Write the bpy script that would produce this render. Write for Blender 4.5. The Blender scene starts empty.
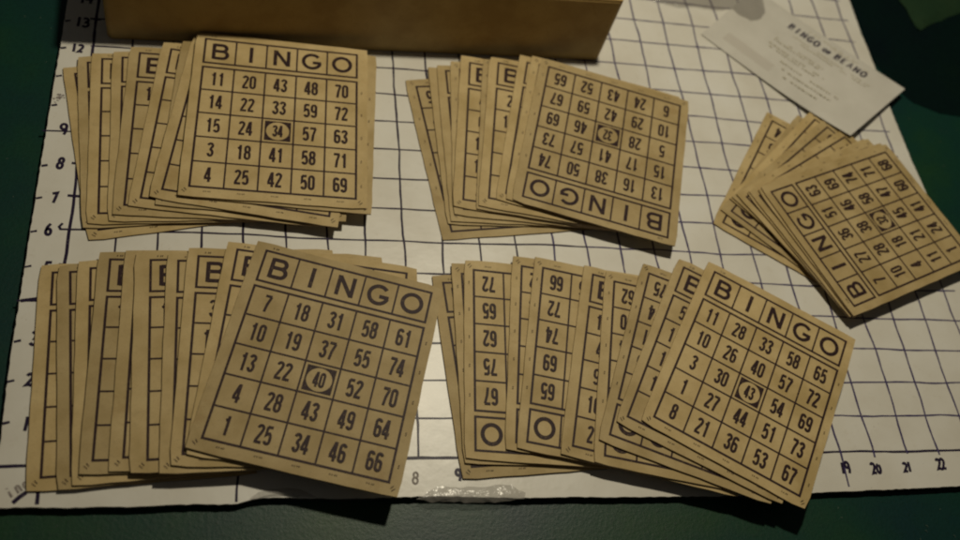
import bpy, math, random
from mathutils import Matrix, Vector
INCH = 0.0254                      # the board is ruled in inches; everything below is in inches, scaled on output
scene = bpy.context.scene
COL = scene.collection
rnd = random.Random(7)

# ------------------------------------------------------------------ helpers
class MB:
    """collects faces (inches) and builds ONE mesh object (metres)"""
    def __init__(s): s.v=[]; s.f=[]; s.m=[]
    def add(s, vs, fs, mi=0):
        o=len(s.v); s.v+= [tuple(p) for p in vs]
        for f in fs: s.f.append([o+i for i in f]); s.m.append(mi)
    def build(s, name, mats, parent=None, smooth=False, offset=(0,0,0)):
        me=bpy.data.meshes.new(name)
        me.from_pydata([((x-offset[0])*INCH,(y-offset[1])*INCH,(z-offset[2])*INCH) for x,y,z in s.v],[],s.f)
        for m in (mats if isinstance(mats,(list,tuple)) else [mats]): me.materials.append(m)
        me.polygons.foreach_set('material_index', s.m)
        if smooth: me.polygons.foreach_set('use_smooth',[True]*len(s.f))
        me.update()
        o=bpy.data.objects.new(name,me); COL.objects.link(o)
        o.location=[c*INCH for c in offset]
        if parent is not None: o.parent=parent
        return o

def empty(name, loc=(0,0,0)):
    o=bpy.data.objects.new(name,None); COL.objects.link(o); o.location=[c*INCH for c in loc]
    o.empty_display_size=.01
    return o
def tag(o,label=None,cat=None,group=None,kind=None):
    if label: o['label']=label
    if cat: o['category']=cat
    if group: o['group']=group
    if kind: o['kind']=kind
    return o

def strip(mb, pts, w, z, mi=0, closed=False, zf=None, wj=None):
    """flat ribbon of width w along pts"""
    n=len(pts)
    if n<2: return
    L=[];R=[]
    for i,p in enumerate(pts):
        if closed: a=pts[(i-1)%n]; b=pts[(i+1)%n]
        else: a=pts[max(i-1,0)]; b=pts[min(i+1,n-1)]
        d1=Vector((p[0]-a[0],p[1]-a[1])); d2=Vector((b[0]-p[0],b[1]-p[1]))
        if d1.length<1e-9: d1=d2.copy()
        if d2.length<1e-9: d2=d1.copy()
        d1.normalize(); d2.normalize(); t=d1+d2
        if t.length<1e-6: t=d1.copy()
        t.normalize(); nn=Vector((-t.y,t.x)); n1=Vector((-d1.y,d1.x))
        k=1/max(.45,nn.dot(n1)); ww=w*(wj(i) if wj else 1)/2*k
        zz=z+(zf(p[0],p[1]) if zf else 0)
        L.append((p[0]+nn.x*ww,p[1]+nn.y*ww,zz)); R.append((p[0]-nn.x*ww,p[1]-nn.y*ww,zz))
    fs=[]
    m=n if closed else n-1
    for i in range(m):
        j=(i+1)%n
        fs.append([n+i,n+j,j,i])
    mb.add(L+R,fs,mi)

def arc(cx,cy,rx,ry,a0,a1,n=10):
    return [(cx+rx*math.cos(math.radians(a0+(a1-a0)*i/n)),cy+ry*math.sin(math.radians(a0+(a1-a0)*i/n))) for i in range(n+1)]
def stadium(x0,x1,y0,y1,n=5):
    r=(x1-x0)/2; cx=(x0+x1)/2; k=min(r,(y1-y0)/2)
    return arc(cx,y1-k,r,k,0,180,n*2)+arc(cx,y0+k,r,k,180,360,n*2)
a_,b_=.085,.385; m_=(a_+b_)/2; r_=(b_-a_)/2
# condensed gothic numerals, unit height, .47 wide
DIG={
 '0':[(stadium(a_,b_,.07,.93),1)],
 '1':[([(.27,0),(.27,1)],0),([(.25,.86),(.19,.80),(.10,.76)],0)],
 '2':[(arc(m_,.93-r_,r_,r_,175,-20,9)+[(.33,.60),(.12,.20),(a_,.075)],0),([(a_-.07,.07),(b_+.05,.07)],0)],
 '3':[(arc(m_,.93-r_,r_,r_,170,-60,9)+[(m_+.02,.535),(m_-.06,.53)],0),([(m_-.02,.525)]+arc(m_,.07+r_+.06,r_,r_+.06,75,-170,10),0)],
 '4':[([(.31,0),(.31,1)],0),([(.27,.97),(.06,.30)],0),([(.0,.25),(.46,.25)],0)],
 '5':[([(b_+.03,.93),(a_+.01,.93)],0),([(a_+.03,.93),(a_+.01,.50),(m_-.03,.59)]+arc(m_,.07+r_+.06,r_,r_+.19,70,-10,6)+arc(m_,.07+r_,r_,r_,-20,-165,7),0)],
 '6':[(stadium(a_,b_,.07,.56),1),([(a_,.33),(a_,.78)]+arc(m_,.93-r_,r_,r_,178,15,7),0)],
 '7':[([(.02,.93),(.43,.93)],0),([(.40,.90),(.25,.45),(.19,0)],0)],
 '8':[(stadium(a_,b_,.07,.53),1),(stadium(a_+.01,b_-.01,.53,.93),1)],
 '9':[(stadium(a_,b_,.44,.93),1),([(b_,.67),(b_,.22)]+arc(m_,.07+r_,r_,r_,-2,-165,7),0)],
}
LET={
 'B':[([(.10,0),(.10,1)],0),([(.10,.93),(.50,.93)]+arc(.50,.73,.19,.20,90,-90,8)+[(.10,.53)],0),([(.50,.53)]+arc(.52,.30,.23,.23,90,-90,8)+[(.10,.07)],0)],
 'I':[([(.4,0),(.4,1)],0)],
 'N':[([(.08,0),(.08,1)],0),([(.72,0),(.72,1)],0),([(.09,.97),(.71,.03)],0)],
 'G':[(arc(.46,.5,.42,.44,42,345,22),0),([(.50,.43),(.92,.43)],0)],
 'O':[(arc(.46,.5,.42,.44,0,345,23),1)],
}
LW={'B':.8,'I':.8,'N':.8,'G':.94,'O':.92}
class Ink:
    """puts strokes on a sheet: local frame (x,y) -> mesh, each stroke a hair above the last"""
    def __init__(s,mb,mi,zf,z0=.004): s.mb=mb; s.mi=mi; s.zf=zf; s.z=z0; s.r=0
    def line(s,pts,w,closed=False,wj=None):
        s.z+=.00012; strip(s.mb,pts,w,s.z,s.mi,closed,s.zf,wj)
    def seg(s,a,b,w,n=8):
        s.line([(a[0]+(b[0]-a[0])*i/n,a[1]+(b[1]-a[1])*i/n) for i in range(n+1)],w)
    def glyph(s,strokes,x,y,sx,sy,w,ang=0):
        c,sn=math.cos(ang),math.sin(ang)
        for pts,cl in strokes:
            s.line([(x+px*sx*c-py*sy*sn,y+px*sx*sn+py*sy*c) for px,py in pts],w,bool(cl))

# ------------------------------------------------------------------ materials
def mat(name):
    m=bpy.data.materials.new(name); m.use_nodes=True; nt=m.node_tree
    return m,nt,nt.nodes['Principled BSDF']
def N(nt,t,**k):
    n=nt.nodes.new(t)
    for a,b in k.items():
        if a in n.inputs: n.inputs[a].default_value=b
        else: setattr(n,a,b)
    return n
def ramp(nt,fac,stops):
    r=nt.nodes.new('ShaderNodeValToRGB'); e=r.color_ramp.elements
    while len(e)<len(stops): e.new(.5)
    for x,(p,c) in zip(e,stops): x.position=p; x.color=(*c,1)
    nt.links.new(fac,r.inputs[0]); return r.outputs[0]
def mixc(nt,fac,a,b,mode='MIX'):
    m=nt.nodes.new('ShaderNodeMix'); m.data_type='RGBA'; m.blend_type=mode
    for s,v in ((0,fac),(6,a),(7,b)):
        if hasattr(v,'links') or hasattr(v,'is_output'): nt.links.new(v,m.inputs[s])
        else: m.inputs[s].default_value = v if s==0 else (*v,1)
    return m.outputs[2]
def noise(nt,vec,scale,detail=4,rough=.6):
    n=N(nt,'ShaderNodeTexNoise'); n.inputs['Scale'].default_value=scale; n.inputs['Detail'].default_value=detail; n.inputs['Roughness'].default_value=rough
    nt.links.new(vec,n.inputs['Vector']); return n.outputs['Fac']
def bump(nt,h,strength,dist):
    b=N(nt,'ShaderNodeBump'); b.inputs['Strength'].default_value=strength; b.inputs['Distance'].default_value=dist
    nt.links.new(h,b.inputs['Height']); return b.outputs['Normal']

def chipboard(name,base,dark,light):
    m,nt,p=mat(name); tc=N(nt,'ShaderNodeTexCoord'); oi=N(nt,'ShaderNodeObjectInfo')
    va=N(nt,'ShaderNodeVectorMath'); va.operation='ADD'; cr=N(nt,'ShaderNodeVectorMath'); cr.operation='SCALE'
    cmb=N(nt,'ShaderNodeCombineXYZ')
    for k in (0,1): nt.links.new(oi.outputs['Random'],cmb.inputs[k])
    nt.links.new(cmb.outputs[0],cr.inputs[0]); cr.inputs['Scale'].default_value=9.0
    nt.links.new(tc.outputs['Object'],va.inputs[0]); nt.links.new(cr.outputs[0],va.inputs[1]); v=va.outputs[0]
    big=noise(nt,v,38,3,.55); fine=noise(nt,v,900,3,.7); mid=noise(nt,v,170,4,.65)
    c=ramp(nt,big,[(.33,dark),(.5,base),(.7,light)])
    c=mixc(nt,ramp(nt,mid,[(.55,(0,0,0)),(.75,(.30,.30,.30))]),c,tuple(x*.62 for x in base))
    c=mixc(nt,ramp(nt,fine,[(.5,(0,0,0)),(.78,(.35,.35,.35))]),c,tuple(x*.5 for x in base))
    st=noise(nt,v,24,5,.75)
    c=mixc(nt,ramp(nt,st,[(.60,(0,0,0)),(.66,(.28,.28,.28)),(.72,(.42,.42,.42))]),c,tuple(x*k for x,k in zip(base,(.70,.60,.45))))
    hv=N(nt,'ShaderNodeHueSaturation'); mr=N(nt,'ShaderNodeMapRange'); nt.links.new(oi.outputs['Random'],mr.inputs[0])
    mr.inputs[3].default_value=.82; mr.inputs[4].default_value=1.10
    nt.links.new(mr.outputs[0],hv.inputs['Value']); nt.links.new(c,hv.inputs['Color'])
    nt.links.new(hv.outputs[0],p.inputs['Base Color']); p.inputs['Roughness'].default_value=.62
    p.inputs['Specular IOR Level'].default_value=.3
    nt.links.new(bump(nt,mid,.25,.0002),p.inputs['Normal'])
    return m
M_card=chipboard('aged_chipboard',(.475,.355,.165),(.40,.292,.122),(.54,.415,.205))
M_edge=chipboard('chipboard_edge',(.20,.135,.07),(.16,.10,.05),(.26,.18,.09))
M_kraft=chipboard('brown_box_board',(.50,.34,.12),(.43,.28,.095),(.56,.39,.145))

def inkmat(name,col,paper,lo,hi,rough=.5):
    m,nt,p=mat(name); tc=N(nt,'ShaderNodeTexCoord')
    f=noise(nt,tc.outputs['Object'],420,4,.7)
    c=mixc(nt,ramp(nt,f,[(lo,(0,0,0)),(hi,(.75,.75,.75))]),col,paper)
    nt.links.new(c,p.inputs['Base Color']); p.inputs['Roughness'].default_value=rough; p.inputs['Specular IOR Level'].default_value=.12
    return m
M_ink=inkmat('printed_brown_black_ink',(.030,.016,.018),(.30,.21,.10),.56,.9)
M_marker=inkmat('black_marker_ink',(.022,.015,.04),(.30,.28,.27),.58,.9,.35)
M_pen=inkmat('thin_blue_black_pen_ink',(.05,.04,.12),(.42,.38,.30),.52,.85,.35)
M_pencil=inkmat('grey_pencil',(.20,.17,.16),(.5,.46,.4),.4,.8)

def boardmat():
    m,nt,p=mat('glossy_white_board_paper'); tc=N(nt,'ShaderNodeTexCoord'); v=tc.outputs['Object']
    big=noise(nt,v,14,4,.6); mid=noise(nt,v,120,5,.7); sp=noise(nt,v,500,2,.5)
    c=ramp(nt,big,[(.3,(.62,.59,.51)),(.55,(.69,.67,.60)),(.75,(.72,.71,.66))])
    c=mixc(nt,ramp(nt,mid,[(.58,(0,0,0)),(.78,(.35,.35,.35))]),c,(.50,.45,.34))
    c=mixc(nt,ramp(nt,sp,[(.70,(0,0,0)),(.78,(.5,.5,.5))]),c,(.36,.32,.25))
    nt.links.new(c,p.inputs['Base Color'])
    r=N(nt,'ShaderNodeMapRange'); nt.links.new(big,r.inputs[0]); r.inputs[3].default_value=.30; r.inputs[4].default_value=.42
    nt.links.new(r.outputs[0],p.inputs['Roughness']); p.inputs['Specular IOR Level'].default_value=.5
    nt.links.new(bump(nt,noise(nt,v,60,3,.6),.35,.0006),p.inputs['Normal'])
    return m
M_board=boardmat()
m,nt,p=mat('dark_foam_core'); p.inputs['Base Color'].default_value=(.035,.033,.03,1); p.inputs['Roughness'].default_value=.8; M_core=m

def clothmat(name,a,b,c_,scale,rough,spec,bs):
    m,nt,p=mat(name); tc=N(nt,'ShaderNodeTexCoord'); v=tc.outputs['Object']
    big=noise(nt,v,9,4,.6); fine=noise(nt,v,scale,4,.7)
    c=ramp(nt,big,[(.32,a),(.52,b),(.72,c_)])
    c=mixc(nt,ramp(nt,fine,[(.45,(0,0,0)),(.75,(.5,.5,.5))]),c,tuple(x*.45 for x in b))
    nt.links.new(c,p.inputs['Base Color']); p.inputs['Roughness'].default_value=rough; p.inputs['Specular IOR Level'].default_value=spec
    nt.links.new(bump(nt,fine,bs,.0006),p.inputs['Normal'])
    return m
M_mat=clothmat('dark_green_table_covering',(.003,.026,.028),(.004,.036,.022),(.010,.046,.014),420,.42,.32,.3)
M_shade=clothmat('painted_shade',(.002,.006,.008),(.002,.009,.008),(.004,.013,.007),300,.95,.05,.5)  # near-black colour that paints shade over the table covering
M_lit_patch=clothmat('painted_lit_green',(.007,.026,.009),(.011,.034,.013),(.018,.040,.014),260,.8,.2,.5)  # brighter green, the lit patch of table put into the colour

def papermat():
    m,nt,p=mat('cream_slip_paper'); tc=N(nt,'ShaderNodeTexCoord'); v=tc.outputs['Object']
    c=ramp(nt,noise(nt,v,30,4,.6),[(.3,(.52,.50,.44)),(.6,(.58,.56,.50)),(.8,(.62,.60,.54))])
    nt.links.new(c,p.inputs['Base Color']); p.inputs['Roughness'].default_value=.6; return m
M_slip=papermat()
m,nt,p=mat('faded_slip_print'); p.inputs['Base Color'].default_value=(.44,.40,.29,1); p.inputs['Roughness'].default_value=.7; M_faint=m
m,nt,p=mat('pale_lint'); p.inputs['Base Color'].default_value=(.05,.08,.06,1); p.inputs['Roughness'].default_value=.9; M_lint=m
m,nt,p=mat('slip_grey_block'); p.inputs['Base Color'].default_value=(.52,.49,.43,1); p.inputs['Roughness'].default_value=.7; M_greyblock=m
def film(name,col,alpha,rough,bs=.6):
    m,nt,p=mat(name); p.inputs['Base Color'].default_value=(*col,1); p.inputs['Roughness'].default_value=rough
    p.inputs['Alpha'].default_value=alpha; p.inputs['Specular IOR Level'].default_value=.8
    tc=N(nt,'ShaderNodeTexCoord'); nt.links.new(bump(nt,noise(nt,tc.outputs['Object'],160,3,.5),bs,.002),p.inputs['Normal'])
    return m
M_film=film('clear_crumpled_film',(.44,.42,.38),.34,.22)
M_bag=film('clear_plastic_bag_film',(.17,.145,.125),.34,.10,1)
LAMP_W=15.2; WORLD=.04; EXPO=0
CARDS = [
    ["A", 1, 2.027, 8.816, 0.2137, 0.045, 4.72, 5.54, 0, 0, 0],
    ["A", 2, 2.144, 8.971, 0.1258, 0.09, 4.72, 5.54, 0, 0, 0],
    ["A", 3, 2.381, 8.971, 0.0772, 0.135, 4.72, 5.54, 0, 0, 0],
    ["A", 4, 2.891, 9.034, 0.0697, 0.18, 4.72, 5.54, 0, 0, 0],
    ["A", 5, 3.155, 9.066, 0.0051, 0.225, 4.72, 5.54, 0, 0, 0],
    ["A", 6, 3.739, 9.104, -0.0821, 0.27, 4.72, 5.54, 0, 0, 0],
    ["A", 7, 4.314, 9.206, -0.0579, 0.315, 4.72, 5.54, 0, 0, 0],
    ["A", 8, 4.346, 9.166, -0.1419, 0.36, 4.72, 5.54, 0, 0, 0],
    ["A", 9, 4.971, 9.415, -0.0622, 0.405, 4.72, 5.54, 0, 0, 0],
    ["A", 10, 4.774, 9.485, -0.0345, 0.45, 4.72, 5.54, 0, 0, 0],
    ["B", 1, 11.035, 9.106, 0.1306, 0.045, 4.72, 5.54, 1, 0, 0],
    ["B", 2, 11.483, 9.357, 0.0286, 0.09, 4.72, 5.54, 0, 0, 0],
    ["B", 3, 11.657, 9.376, 0.0011, 0.135, 4.72, 5.54, 0, 0, 0],
    ["B", 4, 11.899, 9.402, -0.0623, 0.18, 4.72, 5.54, 1, 0, 0],
    ["B", 5, 12.049, 9.469, -0.125, 0.225, 4.72, 5.54, 0, 0, 0],
    ["B", 6, 12.69, 9.388, -0.1295, 0.27, 4.72, 5.54, 1, 0, 0],
    ["B", 7, 12.813, 9.396, -0.1576, 0.315, 4.72, 5.54, 0, 0, 0],
    ["B", 8, 13.481, 9.363, -0.2391, 0.36, 4.72, 5.54, 0, 0, 0],
    ["B", 9, 13.784, 9.302, -0.2565, 0.405, 4.72, 5.54, 1, 0, 0],
    ["B", 10, 13.977, 9.186, -0.2801, 0.45, 4.72, 5.54, 1, 0, 0],
    ["C", 1, 20.364, 7.912, 2.5574, 0.05, 4.62, 5.26, 0, 0, 0],
    ["C", 2, 20.818, 7.815, 2.3921, 0.1, 4.62, 5.26, 0, 0, 0],
    ["C", 3, 21.164, 8.026, 2.3436, 0.15, 4.62, 5.26, 0, 0, 0],
    ["C", 4, 21.234, 7.738, 2.255, 0.2, 4.62, 5.26, 0, 0, 0],
    ["C", 5, 21.32, 7.39, 2.1344, 0.25, 4.62, 5.26, 0, 0, 0],
    ["C", 6, 21.561, 7.111, 2.0396, 0.3, 4.62, 5.26, 0, 0, 0],
    ["C", 7, 21.609, 7.085, 2.0282, 0.35, 4.62, 5.26, 0, 0, 0],
    ["C", 8, 21.826, 6.975, 1.9828, 0.4, 4.62, 5.26, 0, 0, 0],
    ["C", 9, 21.887, 6.954, 1.9566, 0.45, 4.62, 5.26, 0, 0, 0],
    ["D", 1, 1.884, 2.312, 0.0708, 0.055, 4.72, 5.54, 0, 0, 0],
    ["D", 2, 2.384, 2.388, 0.1124, 0.11, 4.72, 5.54, 0, 0, 0],
    ["D", 3, 2.747, 2.414, 0.0833, 0.165, 4.72, 5.54, 0, 0, 0],
    ["D", 4, 3.044, 2.505, 0.0215, 0.22, 4.72, 5.54, 0, 0, 0],
    ["D", 5, 3.636, 2.546, 0.0234, 0.275, 4.72, 5.54, 0, 0, 0],
    ["D", 6, 3.969, 2.557, 0.0594, 0.33, 4.72, 5.54, 0, 0.1, 0],
    ["D", 7, 4.632, 2.471, 0.0347, 0.385, 4.72, 5.54, 0, 0, 0],
    ["D", 8, 4.98, 2.494, -0.0155, 0.44, 4.72, 5.54, 0, 0, 0],
    ["D", 9, 5.573, 2.441, -0.1264, 0.495, 4.72, 5.54, 0, 0, 0],
    ["D", 10, 5.865, 2.212, -0.2597, 0.55, 4.72, 5.54, 0, 0, 0],
    ["E", 1, 11.078, 2.364, 0.0632, 0.055, 4.47, 5.46, 0, 0, 0],
    ["E", 2, 11.381, 2.528, -0.0243, 0.11, 4.47, 5.46, 1, 0, 0],
    ["E", 3, 11.557, 2.509, -0.0813, 0.165, 4.47, 5.46, 1, 0, 0],
    ["E", 4, 12.678, 2.534, -0.144, 0.22, 4.47, 5.46, 1, 0, 0],
    ["E", 5, 13.079, 2.377, -0.2073, 0.275, 4.47, 5.46, 1, 0, 0],
    ["E", 6, 14.229, 2.063, -0.2576, 0.33, 4.47, 5.46, 0, 0, 0],
    ["E", 7, 14.907, 1.937, -0.2161, 0.385, 4.47, 5.46, 1, 0, 0],
    ["E", 8, 15.432, 1.977, -0.3898, 0.44, 4.47, 5.46, 1, 0, 0],
    ["E", 9, 16.083, 2.045, -0.5056, 0.495, 4.47, 5.46, 0, 0, 0],
    ["E", 10, 16.769, 1.911, -0.5501, 0.55, 4.47, 5.46, 0, 0, 0],
]
# ------------------------------------------------------------------ bingo cards
def card_numbers(over):
    r=random.Random(rnd.random()); cols=[]
    for c in range(5):
        lo=1+15*c; cols.append(r.sample(range(lo,lo+15),5))
    for c,vals in (over or {}).items(): cols[c]=list(vals)
    return cols
def make_card(cx,cy,th,z,w,h,thick,flip,ox,oy,cols):
    mb=MB(); r=random.Random(rnd.random())
    curl=r.uniform(-.004,.006); tw=r.uniform(-.003,.003)
    zf=lambda x,y: curl*((x/2.3)**2)+tw*(x/2.3)*(y/2.7)
    # body: worn outline, slightly rounded corners, grid top
    hw,hh=w/2,h/2; nx,ny=12,14; cr=.035
    def jit(): return r.uniform(-.009,.009)
    P={}
    for i in range(nx+1):
        for j in range(ny+1):
            x=-hw+w*i/nx; y=-hh+h*j/ny
            ex=i in (0,nx); ey=j in (0,ny)
            if ex and ey: k=r.uniform(.5,2.6)*cr; x-=math.copysign(k*.5,x); y-=math.copysign(k*.5,y)
            elif ex: x+=jit()
            elif ey: y+=jit()
            P[i,j]=(x,y)
    idx={k:n for n,k in enumerate(P)}
    mb.add([(x,y,zf(x,y)) for x,y in P.values()],[[idx[i,j],idx[i+1,j],idx[i+1,j+1],idx[i,j+1]] for i in range(nx) for j in range(ny)],0)
    mb.add([(x,y,zf(x,y)-thick) for x,y in P.values()],[[idx[i,j+1],idx[i+1,j+1],idx[i+1,j],idx[i,j]] for i in range(nx) for j in range(ny)],0)
    ring=[(i,0) for i in range(nx)]+[(nx,j) for j in range(ny)]+[(i,ny) for i in range(nx,0,-1)]+[(0,j) for j in range(ny,0,-1)]
    rp=[P[k] for k in ring]; n=len(rp)
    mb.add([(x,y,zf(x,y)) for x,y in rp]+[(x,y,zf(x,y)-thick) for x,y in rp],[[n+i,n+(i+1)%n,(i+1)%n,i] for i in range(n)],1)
    # print, laid out for a 4.72 x 5.54 card
    kx,ky=w/4.72,h/5.54; sg=-1 if flip else 1
    offx=ox+r.uniform(-.02,.02); offy=oy+r.uniform(-.02,.02)
    class T(Ink):
        def line(s,pts,wd,closed=False,wj=None):
            Ink.line(s,[(sg*x*kx+offx,sg*y*ky+offy) for x,y in pts],wd,closed,wj)
    ink=T(mb,2,zf)
    X0,X1=-2.08,2.08; HY0,HY1=1.68,2.54; GY0,GY1=-2.47,1.52; cw=(X1-X0)/5; ch=(GY1-GY0)/5
    o=.058; q=.044
    for y in (HY0,HY1,GY0,GY1): ink.seg((X0-o/2,y),(X1+o/2,y),o,10)
    for x in (X0,X1):
        ink.seg((x,HY0),(x,HY1),o,3); ink.seg((x,GY0),(x,GY1),o,8)
    for k in range(1,5):
        ink.seg((X0+cw*k,HY0),(X0+cw*k,HY1),q,3); ink.seg((X0+cw*k,GY0),(X0+cw*k,GY1),q,8)
        ink.seg((X0,GY0+ch*k),(X1,GY0+ch*k),q,10)
    for c,L in enumerate('BINGO'):
        x=X0+cw*(c+.5); H=.56; sx=H*1.0; ink.glyph(LET[L],x-LW[L]*sx/2,(HY0+HY1)/2-H/2,sx,H,.098)
    for c in range(5):
        for k in range(5):
            s=str(cols[c][k]); H=.46 if (c,k)!=(2,2) else .38; sx=H*(.80 if (c,k)!=(2,2) else .72); adv=.52*sx
            x=X0+cw*(c+.5)-adv*len(s)/2; y=GY1-ch*(k+.5)-H/2
            for chh in s:
                ink.glyph(DIG[chh],x+.03*sx,y,sx,H,.064 if (c,k)!=(2,2) else .054); x+=adv
    # dark centre square with an oval window
    x,y=0,GY1-ch*2.5; A=cw/2-.075; B=ch/2-.075; n=32; vs=[];fs=[]
    for i in range(n):
        a=2*math.pi*i/n; c,s=math.cos(a),math.sin(a); m=max(abs(c),abs(s))
        for px,py in ((x+A*c/m,y+B*s/m),(x+.30*c,y+.30*s)):
            X,Y=sg*px*kx+offx,sg*py*ky+offy; vs.append((X,Y,.006+zf(X,Y)))
    for i in range(n): j=(i+1)%n; fs.append([2*i,2*j,2*j+1,2*i+1])
    mb.add(vs,fs,2)
    # tiny printed marks in the margins
    for sxx in (-1,1):
        ink.line([(sxx*2.14,-2.60),(sxx*2.20,-2.53)],.013) ; ink.line([(sxx*2.17,-2.655),(sxx*2.25,-2.585)],.011)
    for c in range(5):
        x=X0+cw*(c+.5)
        for d in (-.07,-.02,.04,.08): ink.line([(x+d,-2.60+r.uniform(-.008,.008)),(x+d+.03,-2.60)],.016)
        y=GY1-ch*(c+.5)
        for d in (-.03,.02): ink.line([(2.20,y+d),(2.235,y+d+.01)],.015)
    for d in (-.05,.02,.06): ink.line([(X0+.2+d,2.64),(X0+.225+d,2.645)],.024)
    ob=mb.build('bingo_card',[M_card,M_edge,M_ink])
    ob.location=(cx*INCH,cy*INCH,z*INCH); ob.rotation_euler=(0,0,th)
    return ob

NUM={ # what the photograph shows, by column (B,I,N,G,O), rows from the heading down
 ('A',10):{0:(11,14,15,3,4),1:(20,22,24,18,25),2:(43,33,34,41,42),3:(48,59,57,58,50),4:(70,72,63,71,69)},
 ('B',10):{0:(13,15,5,10,6),1:(16,17,28,29,24),2:(38,41,32,42,43),3:(50,57,46,59,52),4:(74,73,69,67,65)},
 ('C',9):{0:(7,10,4,11,1),1:(27,28,18,21,24),2:(36,38,32,45,41),3:(51,46,58,47,60),4:(63,69,74,71,68)},
 ('D',10):{0:(7,10,13,4,1),1:(18,19,22,28,25),2:(31,37,40,43,34),3:(58,55,52,49,46),4:(61,74,70,64,66)},
 ('E',10):{0:(11,10,3,1,8),1:(28,26,30,27,21),2:(33,40,43,44,36),3:(58,57,54,51,53),4:(65,72,69,73,67)},
 ('E',3):{4:(67,75,62,65,72)}, ('E',5):{4:(65,69,74,72,66)}, ('E',6):{0:(11,4,9,10,2)},
 ('E',7):{4:(61,73,64,70,62)}, ('E',8):{4:(63,68,71,74,75)}, ('E',9):{0:(5,11,12,14,1)},
 ('A',5):{0:(12,3,8,6,9)}, ('D',4):{0:(12,3,8,2,4)}, ('D',8):{0:(3,12,9,5,6)}, ('B',5):{0:(4,6,11,12,2)}, ('B',7):{0:(2,11,5,9,8)},
}
PLACE={'A':'upper left fan','B':'upper middle fan','C':'upper right fan','D':'lower left fan','E':'lower right fan'}
ORD=['','leftmost and lowest','second from the left','third from the left','fourth from the left','fifth from the left','sixth from the left','seventh from the left','eighth from the left','ninth from the left']
TOPS={('A',10):'tan bingo card with 34 in its centre, on top of the upper left fan',
 ('B',10):'upside-down tan bingo card with 32 in its centre, on top of the upper middle fan',
 ('C',9):'sideways tan bingo card on top of the upper right fan',
 ('D',10):'tan bingo card with 40 in its centre, on top of the lower left fan',
 ('E',10):'tilted tan bingo card with 43 in its centre, on top of the lower right fan'}
SPECIAL={('E',3):'upside-down bingo card showing 72, 65, 62, 75 and 67 in the lower right fan',
 ('E',5):'upside-down bingo card showing 66, 72, 74, 69 and 65 in the lower right fan',
 ('E',9):'tan bingo card directly beneath the tilted card with 43 in its centre',
 ('D',9):'tan bingo card directly beneath the card with 40 in its centre',
 ('A',9):'tan bingo card directly beneath the card with 34, jutting out to its right',
 ('B',9):'tan bingo card directly beneath the upside-down card with 32 in its centre',
 ('C',8):'tan bingo card directly beneath the sideways top card of the upper right fan',
 ('B',1):'slanted tan bingo card lowest and leftmost in the upper middle fan, lying on the board',
 ('A',1):'slanted tan bingo card lowest and leftmost in the upper left fan, lying on the board',
 ('C',1):'tan bingo card lowest and leftmost in the upper right fan, lying on the board'}
THICK={'A':.038,'B':.038,'C':.043,'D':.047,'E':.047}
for fan,i,cx,cy,th,z,w,h,flip,ox,oy in CARDS:
    ob=make_card(cx,cy,th,z,w,h,THICK[fan],flip,ox,oy,card_numbers(NUM.get((fan,i))))
    lab=TOPS.get((fan,i)) or SPECIAL.get((fan,i))
    if not lab:
        lab=('upside-down ' if flip else '')+'tan bingo card, '+ORD[i]+' in the '+PLACE[fan]
    tag(ob,lab,'bingo card','bingo cards fanned out in the '+PLACE[fan])

# ------------------------------------------------------------------ ruled foam board
WARP=[[-0.0599,1.02279,-0.00795,-0.00109,0.00098,-0.00029],[-0.03204,0.01334,0.99614,-0.00036,-0.00038,-3e-05]]
def warp(i,j):
    b=(1,i,j,i*i,i*j,j*j); return (sum(p*q for p,q in zip(WARP[0],b)),sum(p*q for p,q in zip(WARP[1],b)))
EB=[[-0.89,-0.93],[-0.718,-0.919],[-0.147,-0.911],[0.436,-0.945],[1.022,-0.937],[1.618,-0.951],[2.421,-0.937],[3.24,-0.922],[3.907,-0.948],[4.158,-0.898],[4.326,-0.835],[4.538,-0.806],[4.923,-0.825],[5.117,-0.807],[5.355,-0.834],[6.229,-0.875],[7.573,-0.857],[8.489,-0.853],[9.419,-0.895],[10.365,-0.938],[11.334,-0.935],[13.322,-0.976],[15.392,-0.993],[17.89,-0.967],[18.964,-0.937],[20.407,-0.912],[21.295,-0.889],[22.198,-0.866],[24.75,-.80]]
EL=[(-.91,.45),(-.93,.97),(-.98,2.0),(-1.0,4.9),(-1.02,8.0),(-1.02,12.75),(-1.05,19.2)]      # left edge, upwards
ER=[(24.78,4.0),(24.70,8.04),(24.60,9.6),(24.56,11.5),(24.58,14.2),(24.55,15.4),(24.60,16.95),(24.6,19.4)]
def subdiv(pts,step,amp,r):
    out=[]
    for a,b in zip(pts,pts[1:]):
        L=math.dist(a,b); n=max(1,int(L/step))
        for k in range(n):
            t=k/n; out.append((a[0]+(b[0]-a[0])*t+r.uniform(-amp,amp),a[1]+(b[1]-a[1])*t+r.uniform(-amp,amp)))
    return out
r=random.Random(3)
outline=subdiv(EB+ER+list(reversed(EL))+[EB[0]],.12,.010,r)
board=empty('foam_board',(12,8,0))
tag(board,'white foam board ruled by hand in inch squares, lying under the bingo cards','ruled board')
def slab(mb,pts,z1,z0,mi_top,mi_side):
    n=len(pts); mb.add([(x,y,z1) for x,y in pts],[list(range(n))],mi_top)
    mb.add([(x,y,z0) for x,y in pts],[list(range(n-1,-1,-1))],mi_side)
    mb.add([(x,y,z1) for x,y in pts]+[(x,y,z0) for x,y in pts],[[n+i,n+(i+1)%n,(i+1)%n,i] for i in range(n)],mi_side)
mb=MB(); slab(mb,outline,0,-.012,0,0)
flat=lambda x,y:0
ink=Ink(mb,1,flat,.002); pen=Ink(mb,2,flat,.0035); pencil=Ink(mb,3,flat,.003)
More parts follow.
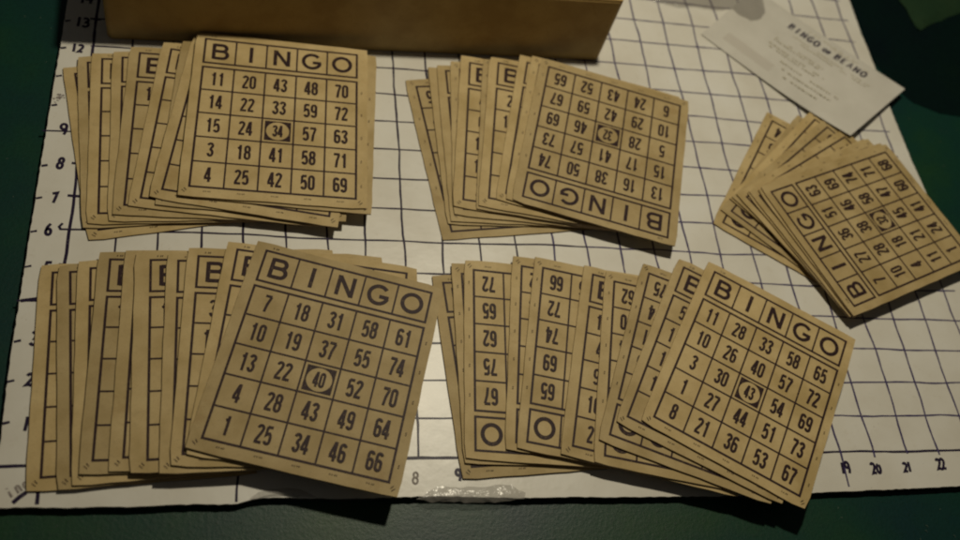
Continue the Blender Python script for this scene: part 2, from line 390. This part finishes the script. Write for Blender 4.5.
rr=random.Random(11)
def wobble(pts,amp,seed):
    q=random.Random(seed); ph=[q.uniform(0,6.28) for _ in range(3)]; am=[q.uniform(.3,1)*amp for _ in range(3)]
    out=[]
    for k,(x,y) in enumerate(pts):
        t=k*.35; d=am[0]*math.sin(t*.5+ph[0])+am[1]*math.sin(t*1.3+ph[1])*.6+am[2]*math.sin(t*2.9+ph[2])*.3+q.uniform(-1,1)*amp*.18
        out.append((x+d,y+d*.8))
    return out
def hand(ik,pts,w,amp,seed):
    q=random.Random(seed*7+1); ik.line(wobble(pts,amp,seed),w,wj=lambda i,q=q:q.uniform(.78,1.15))
for i in range(0,25):
    lo=0. if i not in (0,4,19,20,21,22) else {0:-.86,4:-.9,19:-.93,20:-.16,21:-.08,22:-.1}[i]
    n=70; pts=[warp(i,lo+(18.9-lo)*k/n) for k in range(n+1)]
    ik=ink if i<12 else pen
    hand(ik,pts,(.080 if i==0 else .056) if i<12 else .052,.045,100+i)
for j in range(0,19):
    hi=24.15 if j>5 else 24.4
    lo={0:-.85,12:-.05,6:-.25,9:-.93,4:-.95}.get(j,0)
    n=90
    a=[warp(lo+(13-lo)*k/45,j) for k in range(46)]; b=[warp(13+(hi-13)*k/45,j) for k in range(46)]
    wb=wobble(a+b[1:],.038,200+j); q=random.Random(j)
    ink.line(wb[:46],.050 if j else .07,wj=lambda i:q.uniform(.78,1.15))
    (ink if j==0 else pen).line(wb[45:],.046 if j else .06,wj=lambda i:q.uniform(.75,1.15))
for j in (1,2,3,5,6,7,8,10,11,12,13,14,15):   # ticks at the left edge and at the axis
    ex={1:-.93,2:-.97,3:-.97}.get(j,-1.0); yy=j-.03-.019*j*(j<10)-.2*(j>=10); hand(ink,[(ex,yy-.02),(ex+.07,yy),(ex+.14,yy+.02)],.06,.003,300+j)
    if j in (5,7,8,13,14): ax,ay=warp(0,j); hand(ink,[(ax-.16,ay+.01),(ax,ay),(ax+.12,ay)],.07,.004,320+j)
ink.line([(-.97,3.95),(-.7,4.0),(-.5,4.04),(-.40,4.12),(-.36,4.24)],.085)
ink.line([(-.34,5.95),(-.38,6.02),(-.31,6.12)],.06)
ink.line([(-.49,-.82),(-.38,-.70),(-.26,-.60)],.09)
HD={'0':[(arc(.25,.5,.2,.42,80,430,12),0)],'1':[([(.2,0),(.24,.5),(.26,1)],0)],
 '2':[(arc(.24,.72,.2,.24,160,-30,7)+[(.3,.4),(.05,.05),(.25,.1),(.48,.03)],0)],
 '3':[(arc(.22,.75,.2,.22,150,-80,7)+arc(.22,.28,.24,.27,80,-150,8),0)],
 '4':[([(.3,1),(.05,.4),(.5,.42)],0),([(.36,.8),(.32,0)],0)],
 '5':[([(.45,.95),(.12,.92),(.08,.55)]+arc(.24,.32,.22,.28,100,-150,9),0)],
 '6':[([(.38,1),(.16,.7)]+arc(.26,.28,.2,.27,160,520,12),0)],
 '7':[([(.02,.88),(.45,.95),(.3,.5),(.12,0)],0)],
 '8':[(arc(.28,.74,.17,.22,-60,300,10),0),(arc(.24,.28,.2,.26,60,420,11),0)],
 '9':[(arc(.27,.7,.2,.24,0,360,11),0),([(.46,.72),(.42,.3),(.30,0)],0)],
 'i':[([(.12,0),(.14,.55)],0),([(.15,.78),(.17,.84)],0)],'n':[([(.05,0),(.08,.6)],0),(arc(.22,.4,.14,.18,160,0,6)+[(.37,0)],0)],
 'c':[(arc(.22,.3,.19,.28,50,310,9),0)],'h':[([(.05,0),(.08,1)],0),(arc(.22,.4,.14,.18,160,0,6)+[(.37,0)],0)]}
def write(ik,s,x,y,H,w,ang=0,sp=.5):
    adv=sp*H; c,sn=math.cos(ang),math.sin(ang); X=x-c*adv*len(s)/2+sn*H/2; Y=y-sn*adv*len(s)/2-c*H/2
    for ch in s:
        ik.glyph(HD[ch],X,Y,H*.9,H*rr.uniform(.9,1.05),w,ang+rr.uniform(-.08,.08)); X+=adv*c; Y+=adv*sn
for s,x,y,H in (('14',-.53,13.66,.36),('13',-.544,12.77,.36),('12',-.57,11.805,.30),('9',-.60,9.02,.40),('8',-.569,7.925,.34),('7',-.55,6.855,.30),('6',-.60,5.93,.32),('5',-.50,4.88,.36),('3',-.55,3.0,.34),('2',-.52,1.986,.32),('1',-.44,.948,.36),('11',-.50,10.85,.30)):
    if s in('11',): continue
    write(ink,s,x,y,H,.072)
for s,x,y,H in (('9',8.97,-.36,.30),('18',18.0,-.38,.3),('19',19.02,-.33,.30),('20',19.9,-.36,.28),('21',20.82,-.33,.26),('22',21.85,-.27,.28)):
    write(ink if s not in('9',) else ink,s,x,y,H,.07)
write(pencil,'8',7.95,-.40,.32,.05)
write(pencil,'inch',-.36,-.42,.26,.05,.62,.62)
# smudge near the eleventh tick
q=random.Random(5)
for k in range(26):
    a=q.uniform(0,6.28); d=abs(q.gauss(0,.10)); x,y=-.86+min(.8*d,.12)*math.cos(a),10.05+d*math.sin(a)*1.3
    pencil.line([(x,y),(x+q.uniform(-.05,.05),y+q.uniform(-.05,.05))],q.uniform(.02,.06))
mb.build('ruled_facing',[M_board,M_marker,M_pen,M_pencil],board,offset=(12,8,0)).location=(0,0,0)
mb=MB(); core=[(12+(x-12)*.9985+0,8+(y-8)*.9985) for x,y in outline]; slab(mb,core,-.013,-.186,0,0)
mb.build('foam_core',[M_core],board,offset=(12,8,0)).location=(0,0,0)

# ------------------------------------------------------------------ table covering
mb=MB(); n=60; q=random.Random(2)
zs={}
def tz(x,y): return -.19-.012*abs(math.sin(x*.31+1)*math.cos(y*.27))-.004*math.sin(x*1.7+y)
vs=[];fs=[]
for i in range(n+1):
    for j in range(n+1):
        x=-22+66*i/n; y=-16+54*j/n; vs.append((x,y,tz(x,y)))
for i in range(n):
    for j in range(n): fs.append([i*(n+1)+j,(i+1)*(n+1)+j,(i+1)*(n+1)+j+1,i*(n+1)+j+1])
mb.add(vs,fs); t=mb.build('table_surface',[M_mat],smooth=True)
tag(t,'dark green table covering under the board','table surface',kind='structure')

q=random.Random(44); mb=MB()
for k in range(120):
    x,y=q.choice([(q.uniform(-5,-1.1),q.uniform(0,14)),(q.uniform(-2,23),q.uniform(-3,-1.2)),(q.uniform(25,29),q.uniform(3,13))])
    a=q.uniform(0,3.14); L=q.uniform(.015,.05); pts=[(x,y),(x+L*math.cos(a),y+L*math.sin(a)),(x+L*1.6*math.cos(a+.6),y+L*1.6*math.sin(a+.6))]
    strip(mb,pts,q.uniform(.008,.016),-.183)
o=mb.build('lint',[M_lint]); tag(o,'specks of lint strewn over the dark table covering','lint',kind='stuff')
# ------------------------------------------------------------------ added sheets painted as shade and a lit patch, upper right
def sheet(name,poly,z,thick,mat_,amp,seed,label,cat,step=.35):
    """a sheet: an irregular outline filled with a soft, rumpled top and real thickness"""
    q=random.Random(seed); pts=subdiv(poly+[poly[0]],.3,.03,q)
    cx=sum(p[0] for p in pts)/len(pts); cy=sum(p[1] for p in pts)/len(pts)
    mb=MB(); R=9; n=len(pts); vs=[];fs=[]
    for k in range(R+1):
        t=1-k/R
        for x,y in pts:
            X=cx+(x-cx)*t; Y=cy+(y-cy)*t
            hz=amp*(math.sin(X*1.1+seed)*math.cos(Y*.9)+.5*math.sin(X*2.3+Y*1.9))*min(1,k/2)
            e=[-thick,-thick*.25,0][min(k,2)] 
            vs.append((X,Y,z+e+hz+amp*min(1,k/2)))
    for k in range(R):
        for i in range(n): j=(i+1)%n; fs.append([k*n+i,k*n+j,(k+1)*n+j,(k+1)*n+i])
    mb.add(vs,fs); o=mb.build(name,[mat_],smooth=True,offset=(cx,cy,z)); tag(o,label,cat); return o
sheet('shade_sheet',[(24.76,19.5),(24.78,16.95),(24.76,15.4),(24.76,14.2),(25.1,13.3),(25.7,12.5),(26.6,12.1),(28.0,12.0),(30.6,12.2),(36,15),(36,22),(26,22)],-.06,.12,M_shade,.03,4,'dark sheet standing in for shade beside the upper right edge of the board','shade stand-in')  # dark sheet added in place of shade on the table
sheet('lit_patch_sheet',[(26.74,18.2),(26.72,17.14),(26.87,16.8),(26.89,16.36),(26.98,15.9),(27.12,15.8),(27.45,16.02),(28.17,16.4),(29.5,17.05),(33.5,18.8),(34,22),(27.3,22)],.10,.10,M_lit_patch,.02,8,'green sheet standing in for a lit patch, on top of the dark shade sheet','shade stand-in')  # green sheet added as the lit patch inside that shade

# ------------------------------------------------------------------ cardboard box
bx=empty('cardboard_box',(7.3,12.6,0)); tag(bx,'plain brown cardboard box standing on the board behind the upper fans','box')
p0=Vector((.13,12.22)); p1=Vector((14.54,12.99)); ux=(p1-p0).normalized(); uy=Vector((-ux.y,ux.x)); BW=(p1-p0).length; BD=6.5; BH=2.42
def roundrect(w0,w1,d0,d1,rad,n=5):
    out=[]
    for (cx,cy,a) in ((w1-rad,d0+rad,-90),(w1-rad,d1-rad,0),(w0+rad,d1-rad,90),(w0+rad,d0+rad,180)):
        for k in range(n+1):
            t=math.radians(a+90*k/n); out.append((cx+rad*math.cos(t),cy+rad*math.sin(t)))
    return out
def tow(pts): return [(p0.x+ux.x*a+uy.x*b,p0.y+ux.y*a+uy.y*b) for a,b in pts]
def prism(mb,out_,z0,z1,zin=None):
    n=len(out_); bev=.03
    cx=sum(p[0] for p in out_)/n; cy=sum(p[1] for p in out_)/n
    ins=lambda k:[(cx+(x-cx)*k,cy+(y-cy)*k) for x,y in out_]
    rings=[(ins(.997),z0),(out_,z0+bev),(out_,z1-bev),(ins(.997),z1)]
    vs=[];fs=[]
    for pts,z in rings: vs+=[(x,y,z) for x,y in pts]
    for k in range(3):
        for i in range(n): j=(i+1)%n; fs.append([k*n+i,k*n+j,(k+1)*n+j,(k+1)*n+i])
    fs.append(list(range(n-1,-1,-1))); fs.append([3*n+i for i in range(n)])
    mb.add(vs,fs)
mb=MB(); prism(mb,tow(roundrect(0,BW,0,BD,.18)),.008,BH); b=mb.build('box_body',[M_kraft],bx,offset=(7.3,12.6,0)); b.location=(0,0,0)
for k,(d0,d1) in enumerate(((.02,BD/2-.03),(BD/2+.03,BD-.02))):
    mb=MB(); prism(mb,tow(roundrect(.03,BW-.03,d0,d1,.08)),BH+.003,BH+.075); b=mb.build('flap',[M_kraft],bx,offset=(7.3,12.6,0)); b.location=(0,0,0)

# ------------------------------------------------------------------ printed paper slip
S4=[Vector(v) for v in ((18.329,14.537,.02),(20.912,17.012,.02),(25.25,12.72,.13),(22.33,10.35,.37))]
def sl(u,v):   # u along the long side, v across
    a=S4[0].lerp(S4[3],u); b=S4[1].lerp(S4[2],u); a.z=.02+.35*u**2.5; b.z=.02+.16*u**2.5; p=a.lerp(b,v)
    # stays low over the board, rises over the fanned cards
    return Vector((p.x,p.y,p.z+.008*math.sin(u*7+v*3)+.01))
mb=MB(); nu,nv=36,14; vs=[sl(i/nu,j/nv) for i in range(nu+1) for j in range(nv+1)]
idx=lambda i,j:i*(nv+1)+j
mb.add(vs,[[idx(i,j),idx(i+1,j),idx(i+1,j+1),idx(i,j+1)] for i in range(nu) for j in range(nv)],0)
mb.add([v-Vector((0,0,.006)) for v in vs],[[idx(i,j+1),idx(i+1,j+1),idx(i+1,j),idx(i,j)] for i in range(nu) for j in range(nv)],0)
LL=(S4[3]-S4[0]).length; WW=(S4[1]-S4[0]).length
class SlipInk:
    def __init__(s,mi,z): s.mi=mi; s.z=z
    def line(s,pts,w,closed=False,wj=None):
        s.z+=.0002; t=MB(); strip(t,[(x*LL,y*WW) for x,y in pts],w,0,0,closed)
        mb.add([sl(min(1,max(0,x/LL)),min(1,max(0,y/WW)))+Vector((0,0,s.z)) for x,y,_ in t.v],t.f,s.mi)
# title: BINGO or BEANO, broken stencil-like capitals
SL=dict(LET); SL['E']=[([(.1,0),(.1,1)],0),([(.1,.93),(.65,.93)],0),([(.1,.5),(.55,.5)],0),([(.1,.07),(.65,.07)],0)]
SL['A']=[([(.0,0),(.38,1)],0),([(.38,1),(.76,0)],0),([(.15,.32),(.6,.32)],0)]
SL['R']=[([(.10,0),(.10,1)],0),([(.10,.93),(.45,.93)]+arc(.45,.72,.19,.21,90,-90,8)+[(.10,.51)],0),([(.35,.5),(.68,0)],0)]
si=SlipInk(1,.004); x=.30; y=.80
for ch,H in [(c,.085) for c in 'BINGO']+[(' ',0)]+[(c,.055) for c in 'OR']+[(' ',0)]+[(c,.085) for c in 'BEANO']:
    if ch==' ': x+=.022; continue
    sx=H*WW*.62/LL
    for pts,cl in SL[ch]:
        heavy=.065 if (pts[0][0]==pts[-1][0] or ch in 'OG') else .035
        si.line([(x+px*sx,y+py*H-(0.0)) for px,py in pts],heavy*(.8 if H<.08 else 1),bool(cl))
    x+=sx*1.28
sf=SlipInk(2,.003); q=random.Random(9)
def textline(u0,u1,v,w,dens=.8):
    u=u0
    while u<u1:
        L=q.uniform(.006,.022)
        if q.random()<dens: sf.line([(u,v+q.uniform(-.004,.004)),(min(u+L,u1),v+q.uniform(-.004,.004))],w)
        u+=L+q.uniform(.003,.010)
textline(.40,.72,.93,.05); textline(.55,.80,.905,.04)
for v,u0,u1 in ((.74,.36,.90),(.70,.40,.86),(.585,.30,.62),(.55,.30,.60),(.47,.28,.66),(.43,.30,.64),(.34,.42,.80),(.26,.46,.78),(.18,.50,.72)): textline(u0,u1,v,.045,.85)
t=SlipInk(3,.0025)
t.line([(.06,.20+.0),(.52,.20)],.42) if False else None
for v in (.14,.165,.19,.215,.24): t.line([(.10,v),(.25,v),(.42,v)],.085)
so=mb.build('paper_slip',[M_slip,M_marker,M_faint,M_greyblock],offset=(21.5,13.5,0))
tag(so,'cream printed slip of paper headed BINGO OR BEANO leaning on the upper right fan','paper slip')

# ------------------------------------------------------------------ clear films
def crumple(name,poly,z,height,mat_,seed,label,cat,rings=7,amp=.5):
    q=random.Random(seed); pts=subdiv(poly+[poly[0]],.12,.025,q); n=len(pts)
    cx=sum(p[0] for p in pts)/n; cy=sum(p[1] for p in pts)/n; ph=[q.uniform(0,6.28) for _ in range(6)]
    vs=[];fs=[]
    for k in range(rings+1):
        t=1-k/(rings+.0)
        for x,y in pts:
            X=cx+(x-cx)*t; Y=cy+(y-cy)*t
            rid=abs(math.sin(X*3.1+ph[0]+Y*1.4))+.6*abs(math.sin(Y*5.3+ph[1]-X*2.2))+.4*abs(math.sin(X*9+ph[2]+Y*6))
            vs.append((X,Y,z+height*math.sin(math.pi/2*min(1,1.25*(1-t)))*(1-amp+amp*rid/2)+q.uniform(0,.01)))
    for k in range(rings):
        for i in range(n): j=(i+1)%n; fs.append([k*n+i,k*n+j,(k+1)*n+j,(k+1)*n+i])
    mb=MB(); mb.add(vs,fs); o=mb.build(name,[mat_],smooth=True,offset=(cx,cy,z)); tag(o,label,cat); return o
crumple('crumpled_tape',[(7.95,-.93),(8.25,-.74),(8.5,-.60),(9.0,-.655),(9.67,-.64),(10.2,-.62),(10.5,-.80),(10.45,-.95),(10.1,-1.02),(9.6,-1.03),(8.93,-1.01),(8.3,-.99)],.004,.065,M_film,21,'crumpled clear film bulging over the front edge of the board beside the number 9','clear film')
crumple('peeling_film',[(4.25,-.86),(4.45,-.70),(4.8,-.60),(5.2,-.60),(5.5,-.70),(5.7,-.80),(5.3,-.815),(4.9,-.81),(4.55,-.80)],.004,.05,M_film,5,'thin curled scrap of clear film on the front board edge, lower left','clear film')
crumple('plastic_bag',[(16.3,17.6),(16.5,16.3),(16.95,15.80),(17.78,15.68),(18.5,15.78),(19.1,15.70),(19.75,15.85),(20.0,15.55),(20.35,15.36),(20.75,15.50),(21.0,15.9),(21.1,16.6),(21.3,17.8),(20,19),(17.5,18.8)],.05,.75,M_bag,31,'crinkled clear plastic bag above the slip of paper at the top edge','plastic bag',rings=10)

# ------------------------------------------------------------------ light, world, camera
lamp=bpy.data.lights.new('room_lamp','POINT'); lamp.energy=LAMP_W; lamp.color=(1,.90,.69); lamp.shadow_soft_size=1.0*INCH
lo=bpy.data.objects.new('room_lamp',lamp); COL.objects.link(lo); lo.location=(14.5*INCH,15.6*INCH,30*INCH)
w=bpy.data.worlds.new('World'); scene.world=w; w.use_nodes=True
bg=w.node_tree.nodes['Background']; bg.inputs['Color'].default_value=(.62,.58,.52,1); bg.inputs['Strength'].default_value=WORLD
cam=bpy.data.cameras.new('camera'); co=bpy.data.objects.new('camera',cam); COL.objects.link(co); scene.camera=co
Rr=[[0.97241,-0.091786,0.214461],[0.032696,-0.856638,-0.514881],[0.230974,0.507688,-0.830002]]
Mx=Matrix(((Rr[0][0],-Rr[1][0],-Rr[2][0]),(Rr[0][1],-Rr[1][1],-Rr[2][1]),(Rr[0][2],-Rr[1][2],-Rr[2][2]))).to_4x4()
Mx.translation=Vector((3.9892*INCH,-8.0041*INCH,21.5786*INCH)); co.matrix_world=Mx
cam.sensor_width=36; cam.lens=36*994.5/960; cam.clip_start=.01; cam.clip_end=20
cam.dof.use_dof=True; cam.dof.focus_distance=24.3*INCH; cam.dof.aperture_fstop=5.4
scene.render.resolution_x=1024; scene.render.resolution_y=576
scene.view_settings.view_transform='Standard'; scene.view_settings.look='None'; scene.view_settings.gamma=1; scene.view_settings.exposure=EXPO
scene.render.engine='CYCLES'; scene.cycles.filter_width=2.1
